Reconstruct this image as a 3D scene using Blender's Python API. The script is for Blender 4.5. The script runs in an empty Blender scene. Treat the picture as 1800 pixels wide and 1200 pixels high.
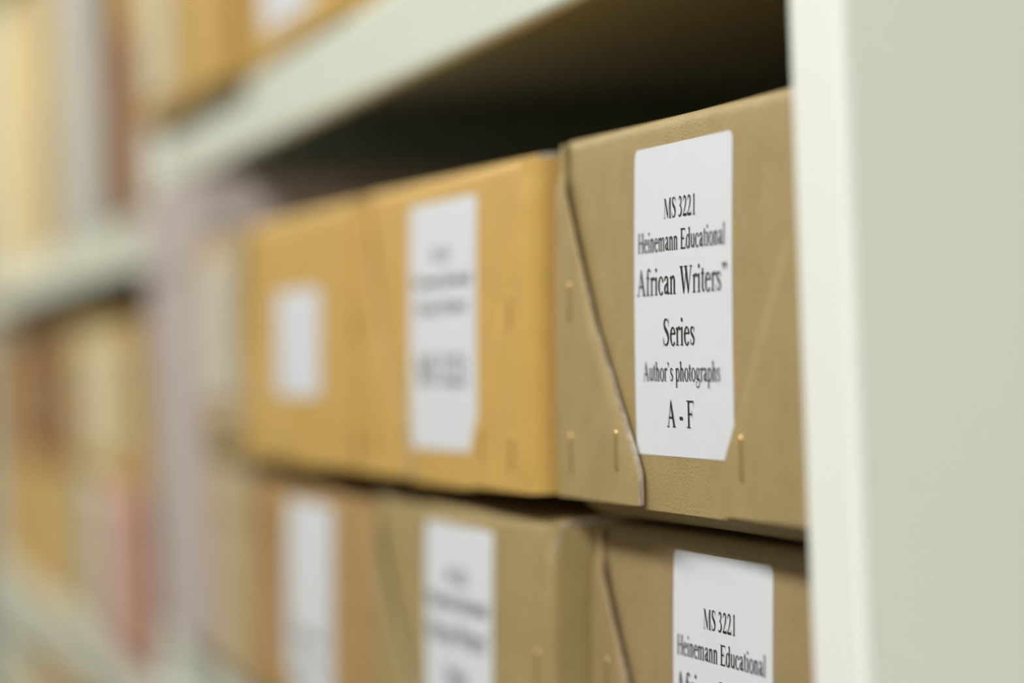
import bpy, bmesh, math, random
from mathutils import Vector, Matrix
random.seed(7)
SC = bpy.context.scene
COL = SC.collection

# ------------------------------------------------------------------ camera
ZC = 1.35                       # eye height above the floor; z values below are relative to it
cam = bpy.data.cameras.new('camera'); camo = bpy.data.objects.new('camera', cam); COL.objects.link(camo)
cam.sensor_width = 36; cam.lens = 105
cam.clip_start = .02; cam.clip_end = 60
YAW = math.pi/2 - math.atan(1312/5250)
ROLL = math.atan(.037)
M = Matrix.Rotation(YAW, 4, 'Z') @ Matrix.Rotation(math.pi/2, 4, 'X') @ Matrix.Rotation(-ROLL, 4, 'Z')
M.translation = (0, 0, ZC)
camo.matrix_world = M
cam.dof.use_dof = True; cam.dof.focus_distance = .884; cam.dof.aperture_fstop = 3.8
SC.camera = camo

# ------------------------------------------------------------------ light
w = bpy.data.worlds.new('world'); SC.world = w; w.use_nodes = True
w.node_tree.nodes['Background'].inputs[0].default_value = (1, 1, 1, 1)
w.node_tree.nodes['Background'].inputs[1].default_value = 0.0
SC.view_settings.view_transform = 'Standard'; SC.view_settings.look = 'None'
SC.view_settings.gamma = 1; SC.view_settings.use_curve_mapping = False
SC.view_settings.exposure = -0.05
# tubes of the two ceiling fittings in the aisle: (x, y, power)
TUBES = [(0.80, -0.52, 42), (-1.15, -0.52, 22), (-3.25, -0.52, 35)]
TUBE_Z = 1.02
TUBE_COL = (1.0, .995, .985)
for x, y, p in TUBES:
    l = bpy.data.lights.new('ceiling_tube_light', 'AREA'); l.shape = 'RECTANGLE'; l.size = 1.5; l.size_y = .22
    l.energy = p; l.color = TUBE_COL if x > -2 else (1.0, .955, .87)
    o = bpy.data.objects.new('ceiling_tube_light', l); COL.objects.link(o); o.location = (x, y, ZC+TUBE_Z-.03)

# ------------------------------------------------------------------ materials
def srgb(r, g, b):
    f = lambda c: (c/255/12.92) if c/255 <= .04045 else ((c/255+.055)/1.055)**2.4
    return (f(r), f(g), f(b), 1)
def lin(r, g, b): return (r, g, b, 1)
def mat(name, col, rough=.6, metal=0, spec=.5, var=.0, vscale=20, bump=0, bscale=900, stretch=(1, 1, 1), fleck=0):
    m = bpy.data.materials.new(name); m.use_nodes = True
    nt = m.node_tree; b = nt.nodes['Principled BSDF']
    b.inputs['Base Color'].default_value = col; b.inputs['Roughness'].default_value = rough
    b.inputs['Metallic'].default_value = metal; b.inputs['Specular IOR Level'].default_value = spec
    tc = nt.nodes.new('ShaderNodeTexCoord'); mp = nt.nodes.new('ShaderNodeMapping')
    mp.inputs['Scale'].default_value = stretch
    nt.links.new(tc.outputs['Object'], mp.inputs[0])
    last = None
    if var:
        n = nt.nodes.new('ShaderNodeTexNoise'); n.inputs['Scale'].default_value = vscale; n.inputs['Detail'].default_value = 5
        nt.links.new(mp.outputs[0], n.inputs['Vector'])
        r = nt.nodes.new('ShaderNodeMapRange'); r.inputs[1].default_value = .3; r.inputs[2].default_value = .7
        r.inputs[3].default_value = 1-var; r.inputs[4].default_value = 1+var
        nt.links.new(n.outputs['Fac'], r.inputs[0])
        mx = nt.nodes.new('ShaderNodeVectorMath'); mx.operation = 'SCALE'
        mx.inputs[0].default_value = col[:3]; nt.links.new(r.outputs[0], mx.inputs['Scale'])
        last = mx.outputs[0]
        if fleck:
            n2 = nt.nodes.new('ShaderNodeTexNoise'); n2.inputs['Scale'].default_value = 1100; n2.inputs['Detail'].default_value = 3
            nt.links.new(mp.outputs[0], n2.inputs['Vector'])
            r2 = nt.nodes.new('ShaderNodeMapRange'); r2.inputs[1].default_value = .3; r2.inputs[2].default_value = .7
            r2.inputs[3].default_value = 1-fleck; r2.inputs[4].default_value = 1+fleck
            nt.links.new(n2.outputs['Fac'], r2.inputs[0])
            m2 = nt.nodes.new('ShaderNodeVectorMath'); m2.operation = 'SCALE'
            nt.links.new(last, m2.inputs[0]); nt.links.new(r2.outputs[0], m2.inputs['Scale']); last = m2.outputs[0]
        nt.links.new(last, b.inputs['Base Color'])
    if bump:
        n = nt.nodes.new('ShaderNodeTexNoise'); n.inputs['Scale'].default_value = bscale; n.inputs['Detail'].default_value = 4
        nt.links.new(mp.outputs[0], n.inputs['Vector'])
        bp = nt.nodes.new('ShaderNodeBump'); bp.inputs['Strength'].default_value = bump; bp.inputs['Distance'].default_value = .0006
        nt.links.new(n.outputs['Fac'], bp.inputs['Height']); nt.links.new(bp.outputs[0], b.inputs['Normal'])
    return m
PAINT = mat('cream_enamel', lin(.725, .765, .64), .42, spec=.4, var=.015, vscale=6, bump=.05, bscale=500)
TRIMP = mat('lit_cream_enamel', lin(.91, .935, .86), .38, spec=.5, var=.01, vscale=6, bump=.04, bscale=500)  # same cream enamel, with aisle light on the post fronts put into its colour
OLIVE = mat('olive_kraft_board', lin(.36, .262, .107), .62, spec=.35, var=.07, vscale=60, bump=.55, bscale=1200, fleck=.08)
OLIVE2 = mat('brown_kraft_board', lin(.335, .236, .107), .62, spec=.35, var=.07, vscale=60, bump=.55, bscale=1200, fleck=.08)
GOLD = mat('golden_kraft_board', lin(.57, .355, .085), .6, spec=.35, var=.06, vscale=40, bump=.5, bscale=1200, fleck=.05)
TAN = mat('tan_board', lin(.40, .245, .085), .65, spec=.3, var=.06, vscale=40, bump=.4)
BROWN = mat('brown_board', lin(.22, .115, .045), .65, spec=.3, var=.08, vscale=30, bump=.4)
REDB = mat('red_brown_board', lin(.30, .155, .065), .65, spec=.3, var=.06, vscale=40, bump=.4)
DARKB = mat('dark_brown_cloth', lin(.16, .07, .03), .7, spec=.3, var=.08, vscale=30, bump=.4)
CREAMB = mat('cream_board', lin(.68, .60, .37), .65, spec=.3, var=.05, vscale=30, bump=.3)
BEIGE = mat('beige_board', lin(.50, .39, .225), .65, spec=.3, var=.05, vscale=30, bump=.3)
LAV = mat('lilac_grey_board', lin(.52, .45, .42), .6, spec=.3, var=.04, vscale=30, bump=.3)
PALEBLUE = mat('pale_blue_cloth', lin(.55, .56, .50), .6, spec=.3, var=.05, vscale=30, bump=.3)
PINK = mat('pink_cloth', lin(.56, .29, .22), .65, spec=.3, var=.05, vscale=30, bump=.3)
GREENG = mat('sage_cloth', lin(.34, .34, .20), .65, spec=.3, var=.05, vscale=30, bump=.3)
WHITEC = mat('white_cloth', lin(.62, .56, .50), .65, spec=.3, var=.05, vscale=30, bump=.3)
EDGE = mat('grey_board_edge', lin(.46, .40, .31), .8, spec=.2, var=.35, vscale=500, bump=.9, bscale=1500, stretch=(1, 1, .3))
PAPER = mat('white_label_paper', lin(.70, .725, .75), .55, spec=.35, var=.012, vscale=50, bump=.10, bscale=350)
CREAMP = mat('cream_label_paper', lin(.66, .58, .38), .6, spec=.3, var=.02, vscale=50, bump=.2, bscale=350)
PAGES = mat('page_block', lin(.66, .60, .46), .8, spec=.2, var=.1, vscale=300, stretch=(1, 1, .02))
INK = mat('black_ink', lin(.018, .014, .012), .5, spec=.3)
BRASS = mat('brass_wire', lin(.66, .46, .15), .32, metal=1)
FLOORM = mat('dark_floor', lin(.05, .047, .042), .6, spec=.3, var=.08, vscale=3)
WALLM = mat('white_wall', lin(.72, .72, .68), .8, spec=.2, var=.02, vscale=2)
WALLD = mat('buff_wall', lin(.27, .255, .22), .8, spec=.2, var=.04, vscale=2)
GREYM = mat('lamp_housing', lin(.75, .75, .73), .4)

# ------------------------------------------------------------------ helpers
def link(name, bm, m, parent=None, smooth=False):
    me = bpy.data.meshes.new(name); bm.normal_update(); bm.to_mesh(me); bm.free()
    for x in (m if isinstance(m, (list, tuple)) else [m]): me.materials.append(x)
    if smooth:
        for p in me.polygons: p.use_smooth = True
    o = bpy.data.objects.new(name, me); COL.objects.link(o)
    if parent: o.parent = parent
    return o
def tag(o, label=None, cat=None, group=None, kind=None):
    if label: o['label'] = label
    if cat: o['category'] = cat
    if group: o['group'] = group
    if kind: o['kind'] = kind
    return o
def empty(name, loc, rz=0):
    o = bpy.data.objects.new(name, None); COL.objects.link(o); o.location = loc; o.rotation_euler = (0, 0, rz)
    o.empty_display_size = .02
    return o
def box(bm, x0, x1, y0, y1, z0, z1):
    v = [bm.verts.new(p) for p in ((x0,y0,z0),(x1,y0,z0),(x1,y1,z0),(x0,y1,z0),(x0,y0,z1),(x1,y0,z1),(x1,y1,z1),(x0,y1,z1))]
    for f in ((3,2,1,0),(4,5,6,7),(0,1,5,4),(1,2,6,5),(2,3,7,6),(3,0,4,7)): bm.faces.new([v[i] for i in f])
def bevel(o, wd, seg=2):
    m = o.modifiers.new('bevel', 'BEVEL'); m.width = wd; m.segments = seg; m.limit_method = 'ANGLE'; m.angle_limit = math.radians(35)
    m.harden_normals = False
    return o
def grid(rows):
    bm = bmesh.new(); vs = [[bm.verts.new(p) for p in r] for r in rows]
    for a, b in zip(vs, vs[1:]):
        for i in range(len(a)-1): bm.faces.new((a[i], a[i+1], b[i+1], b[i]))
    return bm
def solid(o, t, offset=-1, rim=None):
    m = o.modifiers.new('board', 'SOLIDIFY'); m.thickness = t; m.offset = offset
    if rim is not None: m.material_offset_rim = rim
    return o
def crisp(o):
    m = o.modifiers.new('crisp', 'EDGE_SPLIT'); m.split_angle = math.radians(40)
def interp(tab, z):
    if z <= tab[0][0]: return tab[0][1]
    for (a, u), (b, v) in zip(tab, tab[1:]):
        if z <= b: return u+(v-u)*(z-a)/(b-a)
    return tab[-1][1]

# ------------------------------------------------------------------ serif lettering
def R(a, b, c, d): return ('r', a, b, c, d)
def P(*p): return ('p', p)
def S(*p): return ('s', p)
def Dt(x, y, r): return ('d', x, y, r)
def A(cx, cy, rx, ry, tx, ty, a0=0, a1=360): return ('a', cx, cy, rx, ry, tx, ty, a0, a1)
def arch(dx=0): return [S((155+dx,365,25),(225+dx,420,48),(300+dx,425,66),(348+dx,370,86),(360+dx,250,88),(360+dx,8,88))]
FLAG = P((14,405),(90,425),(158,462),(163,440),(90,395),(14,390))
def tall(x): return [R(x,15,x+88,683), P((x-72,630),(x,650),(x+85,683),(x+88,650),(x,610),(x-72,615))]
def quote(x): return [Dt(x,610,56), S((x+36,605,44),(x+32,545,36),(x-28,470,12))]
G = {
 ' ': (250, []),
 'M': (889, [R(12,0,205,19), R(98,0,132,640), P((14,643),(14,662),(205,662),(470,150),(445,0),(425,0),(95,643)), P((425,0),(447,0),(690,540),(690,662),(670,600)), R(682,0,786,662), R(680,643,872,662), R(600,0,872,19)]),
 'S': (556, [S((440,540,18),(400,615,30),(290,650,40),(185,632,58),(132,555,88),(160,460,105),(260,380,122),(365,305,124),(432,200,104),(412,95,72),(310,28,46),(190,22,38),(105,75,28),(58,180,18)), P((438,676),(456,676),(466,470),(448,470)), P((42,215),(60,215),(72,-14),(54,-14))]),
 '3': (500, [S((50,525,30),(110,620,50),(200,640,62),(285,600,78),(305,510,84),(260,410,55),(150,350,30)), S((150,355,30),(270,325,52),(345,220,92),(310,95,86),(200,25,50),(105,22,50)), Dt(75,38,42)]),
 '2': (500, [S((40,490,25),(95,595,50),(205,640,64),(305,590,86),(330,470,88),(270,320,68),(150,150,48),(50,30,40)), P((30,0),(425,0),(475,150),(452,150),(400,76),(100,76),(30,25))]),
 '1': (500, [R(205,10,300,676), P((108,578),(300,676),(300,640),(205,600),(108,590)), R(112,0,392,20)]),
 'H': (722, [R(98,0,200,662), R(522,0,624,662), R(200,320,522,360), R(19,0,296,20), R(19,642,296,662), R(426,0,703,20), R(426,642,703,662)]),
 'E': (611, [R(105,0,207,662), R(12,642,207,662), R(105,622,540,662), P((522,662),(545,662),(552,515),(534,515)), R(205,322,400,362), R(392,255,414,435), R(12,0,207,20), R(105,0,560,40), P((500,0),(562,0),(600,172),(580,172))]),
 'F': (556, [R(105,0,207,662), R(12,642,207,662), R(105,622,530,662), P((512,662),(535,662),(546,505),(526,505)), R(205,318,400,358), R(392,250,414,430), R(12,0,300,20)]),
 'A': (722, [P((345,674),(370,674),(645,10),(522,10),(300,560)), P((102,10),(146,10),(345,560),(350,674)), R(190,212,470,254), R(15,0,215,20), R(448,0,706,20)]),
 'W': (944, [P((66,655),(190,655),(355,110),(312,-12),(290,-12)), P((300,-12),(324,-12),(490,490),(470,560)), P((390,655),(515,655),(690,110),(652,-12),(630,-12)), P((640,-12),(664,-12),(868,655),(822,655)), R(5,642,255,662), R(335,642,585,662), R(735,642,932,662)]),
 'e': (444, [A(230,222,205,238,92,36,14,322), R(88,272,405,306)]),
 'i': (278, [R(95,10,184,450), R(16,0,256,16), P((18,405),(95,425),(182,460),(184,430),(95,390),(18,390)), Dt(138,625,56)]),
 'n': (500, [R(76,10,163,440), FLAG, R(12,0,230,16), R(282,0,488,16)] + arch()),
 'm': (778, [R(76,10,163,440), FLAG, R(12,0,230,16), R(285,0,490,16), R(545,0,765,16)] + arch() + arch(264)),
 'a': (444, [S((75,335,70),(98,400,55),(190,438,42),(275,405,76),(296,320,88),(296,65,88),(332,28,60),(372,22,42),(435,62,22)), S((290,282,32),(180,235,50),(98,170,82),(90,92,88),(135,42,62),(212,45,42),(290,110,32))]),
 'd': (500, [R(338,20,426,683), P((268,630),(340,652),(424,683),(426,650),(340,610),(268,615)), P((338,-10),(426,30),(490,45),(490,28),(400,5),(350,-10)), A(228,222,200,236,92,36)]),
 'u': (500, [S((116,445,86),(116,150,88),(150,55,68),(220,28,50),(290,62,38),(345,105,26)), R(335,10,422,450), R(8,434,158,450), R(258,434,422,450), P((335,-8),(422,30),(480,42),(480,26),(390,0))]),
 'c': (444, [A(238,222,212,238,98,36,48,318), Dt(362,345,46)]),
 't': (278, [R(80,80,168,560), P((14,434),(80,470),(150,579),(168,579),(168,434)), R(14,430,266,452), S((124,110,88),(142,45,66),(190,24,48),(262,62,20))]),
 'o': (500, [A(250,222,224,238,96,36)]),
 'l': (278, tall(95) + [R(19,0,257,16)]),
 'f': (333, [R(100,10,188,520), S((144,500,88),(152,590,74),(205,650,48),(285,662,34),(325,635,34)), Dt(330,618,38), R(18,430,305,452), R(18,0,282,16)]),
 'r': (333, [R(80,10,167,440), FLAG, R(5,0,248,16), S((160,350,25),(205,408,42),(262,436,56),(305,428,60)), Dt(308,408,44)]),
 's': (389, [S((318,335,18),(280,410,32),(195,434,44),(112,398,66),(98,325,80),(180,250,96),(272,188,96),(308,110,82),(270,38,52),(190,18,38),(108,48,28),(58,140,16)), P((312,458),(328,458),(334,300),(318,300)), P((40,160),(56,160),(66,-10),(50,-10))]),
 'h': (500, tall(76) + [R(8,0,228,16), R(282,0,488,16)] + arch()),
 'p': (500, [R(72,-210,160,440), FLAG, R(5,-217,250,-200), A(268,222,200,236,92,36)]),
 'g': (500, [A(225,300,168,160,80,30), S((345,395,36),(410,408,44),(470,405,44)), S((125,175,40),(90,125,50),(150,82,70),(280,72,92),(395,40,86),(435,-50,62),(380,-150,44),(230,-198,36),(90,-180,38),(42,-110,42),(90,-40,36),(180,10,40))]),
 "'": (333, quote(150)),
 '"': (444, quote(120) + quote(310)),
 '-': (333, [R(50,185,283,262)]),
}
def cr(p, n=4):
    out = []
    q = [p[0]]+list(p)+[p[-1]]
    for i in range(1, len(q)-2):
        a, b, c, d = q[i-1], q[i], q[i+1], q[i+2]
        for k in range(n):
            t = k/n
            out.append(tuple(.5*((2*b[j])+(c[j]-a[j])*t+(2*a[j]-5*b[j]+4*c[j]-d[j])*t*t+(3*b[j]-a[j]-3*c[j]+d[j])*t**3) for j in range(3)))
    out.append(p[-1]); return out
def glyph_polys(ch):
    out = []
    for g in G[ch][1]:
        k = g[0]
        if k == 'r': out.append([(g[1],g[2]),(g[3],g[2]),(g[3],g[4]),(g[1],g[4])])
        elif k == 'p': out.append(list(g[1]))
        elif k == 'd': out.append([(g[1]+g[3]*math.cos(t*math.pi/6), g[2]+g[3]*math.sin(t*math.pi/6)) for t in range(12)])
        elif k == 'a':
            _, cx, cy, rx, ry, tx, ty, a0, a1 = g; n = 28
            pts = []
            for i in range(n+1):
                t = math.radians(a0+(a1-a0)*i/n); c, s = math.cos(t), math.sin(t)
                pts.append(((cx+rx*c, cy+ry*s), (cx+(rx-tx)*c, cy+(ry-ty)*s)))
            for a, b in zip(pts, pts[1:]): out.append([a[0], b[0], b[1], a[1]])
        elif k == 's':
            q = cr(g[1]); pts = []
            for i, (x, y, w_) in enumerate(q):
                a = q[max(0, i-1)]; b = q[min(len(q)-1, i+1)]
                dx, dy = b[0]-a[0], b[1]-a[1]; L = math.hypot(dx, dy) or 1
                pts.append(((x-dy/L*w_/2, y+dx/L*w_/2), (x+dy/L*w_/2, y-dx/L*w_/2)))
            for a, b in zip(pts, pts[1:]): out.append([a[0], b[0], b[1], a[1]])
    return out
def text_polys(txt):
    x = 0; out = []
    for ch in txt:
        for p in glyph_polys(ch): out.append([(x+a, b) for a, b in p])
        x += G[ch][0]
    return out
def text_mesh(name, txt, x0, x1, zbase, cap, yf, parent):
    """one line of print between x0 and x1 (m) with capitals of height cap (m), laid on the face y = yf(z)"""
    polys = text_polys(txt)
    xs = [a for p in polys for a, b in p]; a0, a1 = min(xs), max(xs)
    sx = (x1-x0)/(a1-a0); sz = cap/662
    bm = bmesh.new()
    for p in polys:
        vs = []
        for a, b in p:
            z = zbase+b*sz; vs.append(bm.verts.new((x0+(a-a0)*sx, yf(z)-.00022, z)))
        try: f = bm.faces.new(vs)
        except ValueError: continue
        f.normal_update()
        if f.normal.y > 0: f.normal_flip()
    bmesh.ops.triangulate(bm, faces=bm.faces[:])
    return link(name, bm, INK, parent)

# ------------------------------------------------------------------ the stitched kraft archive box
def archive_box(loc, rz, wd, h, m, label, group, lab=None, txt=None, lean=.0035, depth=.37,
                edgeL=((.0, .028), (.0165, .028), (.0225, .032), (.0645, .070), (.1135, .104)),
                edgeR=((.0, .041), (.0145, .041), (.0225, .0455), (.037, .058), (.0645, .080), (.086, .0985), (.110, .108)),
                staples=True, paper=None, bulge=.0008, labname='label', lift=.0036, tuck=.72, rc=.0036, k=None, xs=0., name='archive_box', cat='box'):
    root = empty(name, (loc[0], loc[1], ZC+loc[2]), rz)
    tag(root, label, cat, group)
    k = k or wd/.222
    hk = h/.1235
    edgeL = [(a*hk, b*k+xs) for a, b in edgeL]; edgeR = [(a*hk, b*k-xs) for a, b in edgeR]; lift0 = lift
    yf = lambda z: -lean*(.5-z/h) - bulge*math.sin(math.pi*min(max(z/h, 0), 1))
    hw = wd/2
    # body: inner tray, its bottom front edge folded under
    n = 14; prof = [(.0180, .0003), (.0150, .0009), (.0085, .0042), (.0052, .0068), (.0040, .0085)]
    prof = [(y*tuck+yf(z), z) for y, z in prof]
    for i in range(n+1):
        z = .0110+(h-.0110-.0025)*i/n; prof.append((yf(z)+.0030, z))
    prof += [(depth, h-.0025), (depth, .0003)]
    bm = bmesh.new(); wi = hw-.0023
    a = [bm.verts.new((-wi, y, z)) for y, z in prof]; b = [bm.verts.new((wi, y, z)) for y, z in prof]
    N = len(prof)
    for i in range(N): bm.faces.new((a[i], b[i], b[(i+1) % N], a[(i+1) % N]))
    bm.faces.new(a); bm.faces.new(b[::-1])
    bmesh.ops.recalc_face_normals(bm, faces=bm.faces[:])
    link('tray', bm, m, root)
    # lid: top board that bends over into the tapered front tongue
    rr = .0045; path = [(depth, h), (depth*.5, h+.0004), (.03, h), (rr*1.6, h)]
    for i in range(1, 7):
        t = i/6*math.pi/2; path.append((rr-rr*math.sin(t)+yf(h), h-rr+rr*math.cos(t)))
    for i in range(1, 19):
        z = (h-rr)+(.0056-(h-rr))*i/18; path.append((yf(z), z))
    rows = []
    for y, z in path:
        if y > .02: l = r_ = hw-.0002
        elif z > h-.0105: l = r_ = hw-.0002-max(0, rc-.0036)*.8
        else: l, r_ = min(interp(edgeL, z)+.006, hw-.0022), min(interp(edgeR, z)+.006, hw-.0022)
        rows.append([(-l+(l+r_)*j/8, y, z) for j in range(9)])
    bm = grid(rows); bm.normal_update(); f = max(bm.faces, key=lambda q: abs(q.normal.y))
    if f.normal.y > 0: bmesh.ops.reverse_faces(bm, faces=bm.faces[:])
    o = link('lid', bm, [m, EDGE], root, True); solid(o, .0015, -1, 1); crisp(o)
    # side tabs: side board wrapping round the corner on to the front, cut on the diagonal
    for sgn, ed in ((-1, edgeL), (1, edgeR)):
        lift = lift0 if sgn < 0 else lift0*.72
        zs = sorted(set([.0069, *[e[0] for e in ed[1:]], *[.0069+(h-.0030-.0069)*i/16 for i in range(17)], h-.0018]))
        zs = [z for z in zs if z <= h-.0017]
        rows = []
        for z in zs:
            e = interp(ed, z); x_end = min(e, hw-rc-.001)
            yt = yf(z)-lift*(.55 if z > h*.9 else 1)
            pts = [(hw, depth-.002), (hw, .12), (hw, .03), (hw, yt+rc)]
            for i in range(1, 5):
                t = i/5*math.pi/2; pts.append((hw-rc+rc*math.cos(t), yt+rc-rc*math.sin(t)))
            for i in range(6): pts.append((hw-rc+(x_end-(hw-rc))*i/5*.97, yt))
            pts.append((x_end, yt+.0006))                                  # cut edge pressed slightly in
            rows.append([(sgn*x, y, z) for x, y in pts])
        bm = grid(rows)
        if sgn > 0: bmesh.ops.reverse_faces(bm, faces=bm.faces[:])
        # outward normals: check the first face
        bm.normal_update(); f = max(bm.faces, key=lambda q: abs(q.normal.x))
        if f.normal.x*sgn < 0: bmesh.ops.reverse_faces(bm, faces=bm.faces[:])
        o = link('side_tab', bm, [m, EDGE], root, True); solid(o, .0021, -1, 1); crisp(o)
    if staples:
        sp = [(-.046, .0295), (-.093, .0275), (-.092, .0765), (.061, .030), (.099 if k != 1 else .114, .0275), (.099 if k != 1 else .114, .0765)]
        for x, zt in sp:
            zt *= hk; x = x*k-xs; lift = lift0 if x < 0 else lift0*.72
            bm = bmesh.new(); L = .0130; rows = []
            for i in range(15):
                t = i/14; z = zt-L*t
                out = .00055*min(1, min(t, 1-t)*10)          # the wire ends dive into the board
                ring = []
                for j in range(8):
                    q = j/8*2*math.pi; ring.append(bm.verts.new((x+.0006*math.cos(q)*(1.25 if i < 2 else 1), yf(z)-lift-out+.0003+.00045*math.sin(q), z)))
                rows.append(ring)
            for p_, q_ in zip(rows, rows[1:]):
                for j in range(8): bm.faces.new((p_[j], p_[(j+1) % 8], q_[(j+1) % 8], q_[j]))
            bm.faces.new(rows[0][::-1]); bm.faces.new(rows[-1])
            bmesh.ops.recalc_face_normals(bm, faces=bm.faces[:])
            link('staple', bm, BRASS, root, True)
    if lab:
        x0, x1, z0, z1 = lab; rad = .0028; rows = []
        zs = [z0+(z1-z0)*i/30 for i in range(31)]+[z1-rad*(1-math.sin(a*math.pi/12)) for a in range(1, 6)]
        if z0 > .012: zs += [z0+rad*(1-math.sin(a*math.pi/12)) for a in range(1, 6)]
        for z in sorted(set(zs)):
            c = 0
            if z > z1-rad: c = rad-math.sqrt(max(0, rad*rad-(z-(z1-rad))**2))
            elif z < z0+rad: c = rad-math.sqrt(max(0, rad*rad-((z0+rad)-z)**2))
            l = max(x0+c, -interp(edgeL, z)-.003); r_ = min(x1-c, interp(edgeR, z)+.003)
            rows.append([(l+(r_-l)*j/4, yf(z)-.00012, z) for j in range(5)])
        bm = grid(rows); bm.normal_update(); f = bm.faces[:][0]
        if f.normal.y > 0: bmesh.ops.reverse_faces(bm, faces=bm.faces[:])
        o = link(labname, bm, paper or PAPER, root); solid(o, .00011, -1)
        if txt:
            for s, a0, a1, zb, cap in txt:
                wdt = x1-x0; sc = wdt/.0855
                text_mesh('lettering', s, x0+a0*sc, x0+a1*sc, z1-zb, cap, lambda z: yf(z)-.0001, o)
    return root

TXT = [("MS 3221", .028, .0555, .0222, .0060),
       ("Heinemann Educational", .0040, .0805, .0318, .0060),
       ("African Writers\"", .0030, .0818, .0449, .0080),
       ("Series", .0270, .0545, .0602, .0080),
       ("Author's photographs", .0080, .0755, .0708, .0057),
       ("A - F", .0290, .0528, .0845, .0080)]
SL = math.atan(.0405)
g1 = 'stitched kraft boxes in the upper row'; g2 = 'stitched kraft boxes in the lower row'
ZU, ZL = -.0585, -.1755          # where the two rows stand
archive_box((-.843, .2631, ZU), SL, .234, .1245, OLIVE,
    'olive brown archive box in sharp focus, its white label ending in A - F', g1,
    lab=(-.0425, .0430, .0225, .1158), txt=TXT, k=1, xs=.006)
archive_box((-1.0950, .2459, ZU), SL, .252, .1215, GOLD,
    'golden archive box left of the olive A - F box, tall white label', g1,
    tuck=4, rc=.007, k=1.03, edgeL=((0, .040), (.0165, .040), (.0225, .044), (.0645, .078), (.1135, .106)), lab=(-.042, .053, .0190, .1120), txt=[(TXT[0][0], .03, .053, .0222, .0045), (TXT[1][0], .006, .08, .0318, .0045), (TXT[2][0], .008, .078, .042, .0050), ("MS 3221", .010, .074, .0690, .0115)], lift=.0024)
archive_box((-1.360, .2385, ZU), math.atan(.02), .252, .1215, GOLD,
    'golden archive box in the upper row with a small plain white label', g1,
    lab=(-.050, .052, .037, .086), tuck=4, k=1.35, lift=.0024)
archive_box((-.8420, .2709, ZL), SL, .234, .1150, OLIVE2,
    'brown archive box directly under the sharp A - F box', g2,
    lab=(-.0430, .0410, 0.0155, .1095), txt=TXT, lean=.003, k=1, xs=.006)
archive_box((-1.0910, .2475, ZL), SL, .254, .1150, OLIVE,
    'olive archive box under the golden box with the tall label', g2,
    lab=(-.045, .049, .0125, .1075), txt=TXT)
archive_box((-1.376, .2425, ZL), math.atan(.02), .282, .1120, TAN,
    'tan archive box with a long white label, in the lower row', g2,
    lab=(-.052, .052, .008, .1040), txt=[(TXT[2][0], .01, .07, .066, .006), (TXT[3][0], .02, .06, .08, .006)])

# ------------------------------------------------------------------ plain boxes and books
def plain_box(x0, x1, y, z0, z1, m, label, group, lab=None, paper=None, depth=.34, name='storage_box', lidh=.03, rz=0):
    root = empty(name, ((x0+x1)/2, y, ZC+z0), rz); tag(root, label, 'box', group)
    hw = (x1-x0)/2; h = z1-z0
    bm = bmesh.new(); box(bm, -hw+.0015, hw-.0015, .0015, depth-.002, 0, h-.002); bevel(link('body', bm, m, root), .0025)
    bm = bmesh.new()
    box(bm, -hw, hw, 0, depth, h-.0015, h)
    box(bm, -hw, hw, 0, .0014, h-lidh, h-.0014); box(bm, -hw, -hw+.0014, .0014, depth, h-lidh, h-.0014); box(bm, hw-.0014, hw, .0014, depth, h-lidh, h-.0014)
    link('lid', bm, m, root)
    if lab:
        a, b, c, d = lab; bm = bmesh.new(); top = d > h-lidh
        box(bm, a, b, -.0004 if top else .0011, .0 if top else .0015, c, min(d, h) if top else d)
        link('label', bm, paper or PAPER, root)
    return root
def book(x0, x1, y, z0, h, m, label, group, depth=.2, cat='book', name='book'):
    root = empty(name, ((x0+x1)/2, y, ZC+z0)); tag(root, label, cat, group)
    hw = (x1-x0)/2; n = 10
    bm = bmesh.new(); rows = []
    out = [(-hw, depth)]+[(hw*-math.cos(math.pi*i/n), .006-.006*math.sin(math.pi*i/n)) for i in range(n+1)]+[(hw, depth)]
    rows = [[(a, b, z) for a, b in out] for z in (0, h*.1, h*.11, h*.5, h*.89, h*.9, h)]
    bm.free(); bm = grid(rows); o = link('cover', bm, m, root, True); solid(o, .0025, 1)
    bm = bmesh.new(); box(bm, -hw+.003, hw-.003, .009, depth-.004, .003, h-.003); link('page_block', bm, PAGES, root)
    bm = bmesh.new()
    return root

gx = 'pale boxes at the far end of the near bay'
plain_box(-1.665, -1.503, .2350, ZU, -.0400, OLIVE, 'slim flat olive box beneath the pale beige box of the upper row', gx, lidh=.008)
plain_box(-1.672, -1.500, .2340, -.0398, .062, BEIGE, 'pale beige box in the upper row with a large faded label', gx,
          lab=(-.060, .060, .016, .090), paper=mat('faded_label', lin(.60, .54, .42), .6))
plain_box(-1.690, -1.530, .2390, ZL, -.0590, BEIGE, 'pale beige box in the lower row beside the tan long-label box', gx)
plain_box(-1.965, -1.705, .2440, -.1755, .1000, LAV, 'tall lilac-grey box standing at the far post of the near bay', gx, lidh=.05)

gt = 'boxes on the top shelf of the near bay'
plain_box(-1.985, -1.610, .2460, .1495, .290, GOLD, 'golden box with a cream label, leftmost on the near bay top shelf', gt, lab=(-.160, -.010, .012, .120), paper=CREAMP)
plain_box(-1.597, -1.320, .2560, .1495, .290, GOLD, 'golden box with a white label on the near bay top shelf', gt, lab=(-.080, .062, .014, .110))

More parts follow.
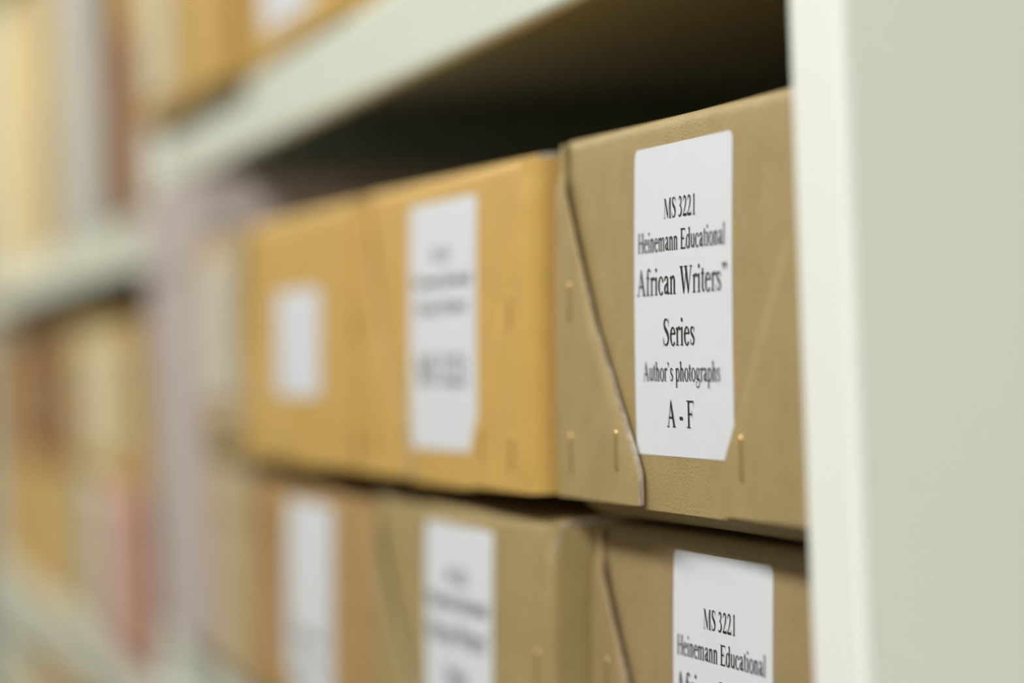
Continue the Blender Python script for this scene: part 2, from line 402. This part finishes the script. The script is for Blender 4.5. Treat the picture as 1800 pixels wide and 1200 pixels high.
gu = 'volumes on the upper shelf of the far bay'
Z1 = .1005
plain_box(-2.285, -2.062, .2610, Z1, .232, REDB, 'red-brown box on the far bay upper shelf, next to the post', gu)
plain_box(-2.270, -2.065, .2650, .2325, .350, GOLD, 'golden tan box stacked on the red-brown box by the post', gu)
book(-2.350, -2.292, .2590, Z1, .340, DARKB, 'dark brown volume between the pale file and the red-brown box', gu)
plain_box(-2.690, -2.370, .2590, Z1, .420, PALEBLUE, 'tall pale blue-grey box file on the far bay upper shelf', gu, lidh=.06)
book(-2.845, -2.702, .2620, Z1, .130, BROWN, 'short brown volume left of the pale blue-grey box file', gu)
plain_box(-2.965, -2.855, .2630, Z1, .400, GOLD, 'tall golden box left of the short brown volume', gu)
plain_box(-3.420, -2.975, .2620, Z1, .380, CREAMB, 'wide cream box at the left end of the far bay upper shelf', gu)

gm = 'boxes in the far bay middle compartment'
Z2 = -.1005
plain_box(-2.190, -2.062, .2620, Z2, .022, TAN, 'small brown box beside the far post, above the dark tan box', gm)
plain_box(-2.650, -2.205, .2610, Z2, .028, GOLD, 'golden box with a large cream label in the far bay', gm, lab=(-.150, .165, .018, .120), paper=CREAMP)
plain_box(-2.960, -2.700, .2610, Z2, .026, BROWN, 'brown box left of the golden box with the cream label', gm)
plain_box(-3.360, -2.985, .2620, Z2, .024, BROWN, 'brown box farthest left in the middle compartment', gm, lab=(.05, .11, .02, .1), paper=CREAMP)
plain_box(-3.735, -3.380, .2630, Z2, .020, TAN, 'tan box at the left edge of the middle compartment', gm)
gb = 'volumes under the boxes in the far bay'
Z3 = -.2365; HB = .1345
plain_box(-2.185, -2.062, .2620, Z3, -.102, BROWN, 'dark tan box beside the post on the far bay lower shelf', gb)
def row_book(x0, x1, m, label): book(x0, x1, .2620, Z3, HB, m, label, gb)
row_book(-2.290, -2.200, PINK, 'salmon pink volume nearest the post on the far bay lower shelf')
row_book(-2.390, -2.300, PINK, 'salmon pink volume between the white volume and its pink twin')
row_book(-2.520, -2.400, WHITEC, 'off-white volume left of the pink volumes')
row_book(-2.600, -2.530, GREENG, 'sage green volume left of the off-white volume')
plain_box(-2.860, -2.615, .2620, Z3, -.102, BEIGE, 'beige box left of the sage green volume', gb)
plain_box(-3.290, -2.880, .2620, Z3, -.102, GOLD, 'golden box farthest left on the far bay lower shelf', gb)
plain_box(-3.735, -3.310, .2620, Z3, -.102, BEIGE, 'beige box at the left edge of the far bay lower shelf', gb)
plain_box(-3.735, -3.440, .2640, Z1, .360, BEIGE, 'beige box at the left edge of the far bay upper shelf', gu)
plain_box(-3.450, -2.900, .2700, -.5695, -.330, BEIGE, 'greyish beige box below the far bay lower shelf', gb)

# ------------------------------------------------------------------ steel shelving
YF, YB = .2600, .6600
def panel(x0, x1, parent, m=PAINT):
    bm = bmesh.new(); box(bm, x0, x1, YF-.0009, YB, -ZC+.001, 1.0); link('side_panel', bm, m, parent)
    bm = bmesh.new(); rc = .0018; ya = YF-.004; pr = [(x0, YF-.0010)]
    for cx, a0 in ((x0+rc, 180), (x1-rc, 270)):
        for i in range(7):
            t = math.radians(a0+15*i); pr.append((cx+rc*math.cos(t), ya+rc+rc*math.sin(t)))
    pr.append((x1, YF-.0010)); N = len(pr)
    a = [bm.verts.new((x, y, -ZC+.001)) for x, y in pr]; b = [bm.verts.new((x, y, 1.0)) for x, y in pr]
    for i in range(N): bm.faces.new((a[i], a[(i+1) % N], b[(i+1) % N], b[i]))
    bm.faces.new(a[::-1]); bm.faces.new(b); link('front_trim', bm, TRIMP, parent)
def shelf(x0, x1, zt, parent, lip=.0385, yf=None):
    yf = YF if yf is None else yf
    t = .0012
    pr = [(YB-.003, zt), (yf+.0025, zt), (yf+.0008, zt-.0008), (yf, zt-.0025), (yf, zt-lip+.0025), (yf+.0008, zt-lip+.0008), (yf+.0025, zt-lip), (yf+.005, zt-lip),
          (yf+.005, zt-lip+t), (yf+.003, zt-lip+t), (yf+t, zt-lip+.003), (yf+t, zt-.003), (yf+.003, zt-t), (YB-.003, zt-t)]
    bm = bmesh.new(); a = [bm.verts.new((x0, y, z)) for y, z in pr]; b = [bm.verts.new((x1, y, z)) for y, z in pr]
    N = len(pr)
    for i in range(N): bm.faces.new((a[i], b[i], b[(i+1) % N], a[(i+1) % N]))
    bm.faces.new(a); bm.faces.new(b[::-1]); bmesh.ops.recalc_face_normals(bm, faces=bm.faces[:])
    link('shelf', bm, PAINT, parent)
u1 = empty('shelving_unit', (0, 0, ZC)); tag(u1, 'cream steel shelving bay in the foreground with broad post at right, front coloured as lit', 'shelf', 'cream steel shelving bays')
panel(-.7215, -.6865, u1)
for z in (.4800, .1490, -.1760, -.5200, -.8600, -1.22): shelf(-1.9985, -.7225, z, u1)
bm = bmesh.new(); box(bm, -1.998, -.7225, YB-.0025, YB-.001, -ZC+.001, 1.0); link('back_panel', bm, PAINT, u1)
u2 = empty('shelving_unit', (0, 0, ZC)); tag(u2, 'cream steel shelving bay in the blurred distance at left, shelves set lower', 'shelf', 'cream steel shelving bays')
panel(-2.0450, -1.9995, u2); panel(-3.8000, -3.7535, u2)
for z in (.4900, .1000, -.2370, -.5700, -.9000, -1.22): shelf(-3.7525, -2.0460, z, u2)
bm = bmesh.new(); box(bm, -3.753, -2.046, YB-.0025, YB-.001, -ZC+.001, 1.0); link('back_panel', bm, PAINT, u2)

# ------------------------------------------------------------------ room
def slab(name, a, m):
    bm = bmesh.new(); box(bm, *a); o = link(name, bm, m); o['kind'] = 'structure'; return o
X0, X1, Y0, Y1, H = -6.5, 1.75, -1.3, 1.0, 2.62
slab('floor', (X0, X1, Y0, Y1, -.05, 0), FLOORM)
slab('ceiling', (X0, X1, Y0, Y1, H, H+.05), WALLM)
slab('wall_left', (X0, X1, Y0-.05, Y0, -.05, H+.05), WALLD)
slab('wall_right', (X0, X1, Y1, Y1+.05, -.05, H+.05), WALLM)
slab('wall_far', (X0-.05, X0, Y0-.05, Y1+.05, -.05, H+.05), WALLM)
slab('wall_near', (X1, X1+.05, Y0-.05, Y1+.05, -.05, H+.05), WALLM)
for i, (x, y, p) in enumerate(TUBES):
    t = empty('ceiling_light', (x, y, ZC+TUBE_Z)); tag(t, ['slim ceiling light nearest the camera', 'slim ceiling light above the near bay', 'slim ceiling light above the far bay'][i], 'lamp', 'aisle ceiling lights')
    bm = bmesh.new(); box(bm, -.78, .78, -.13, .13, 0, H-ZC-TUBE_Z); bevel(link('housing', bm, GREYM, t), .006)
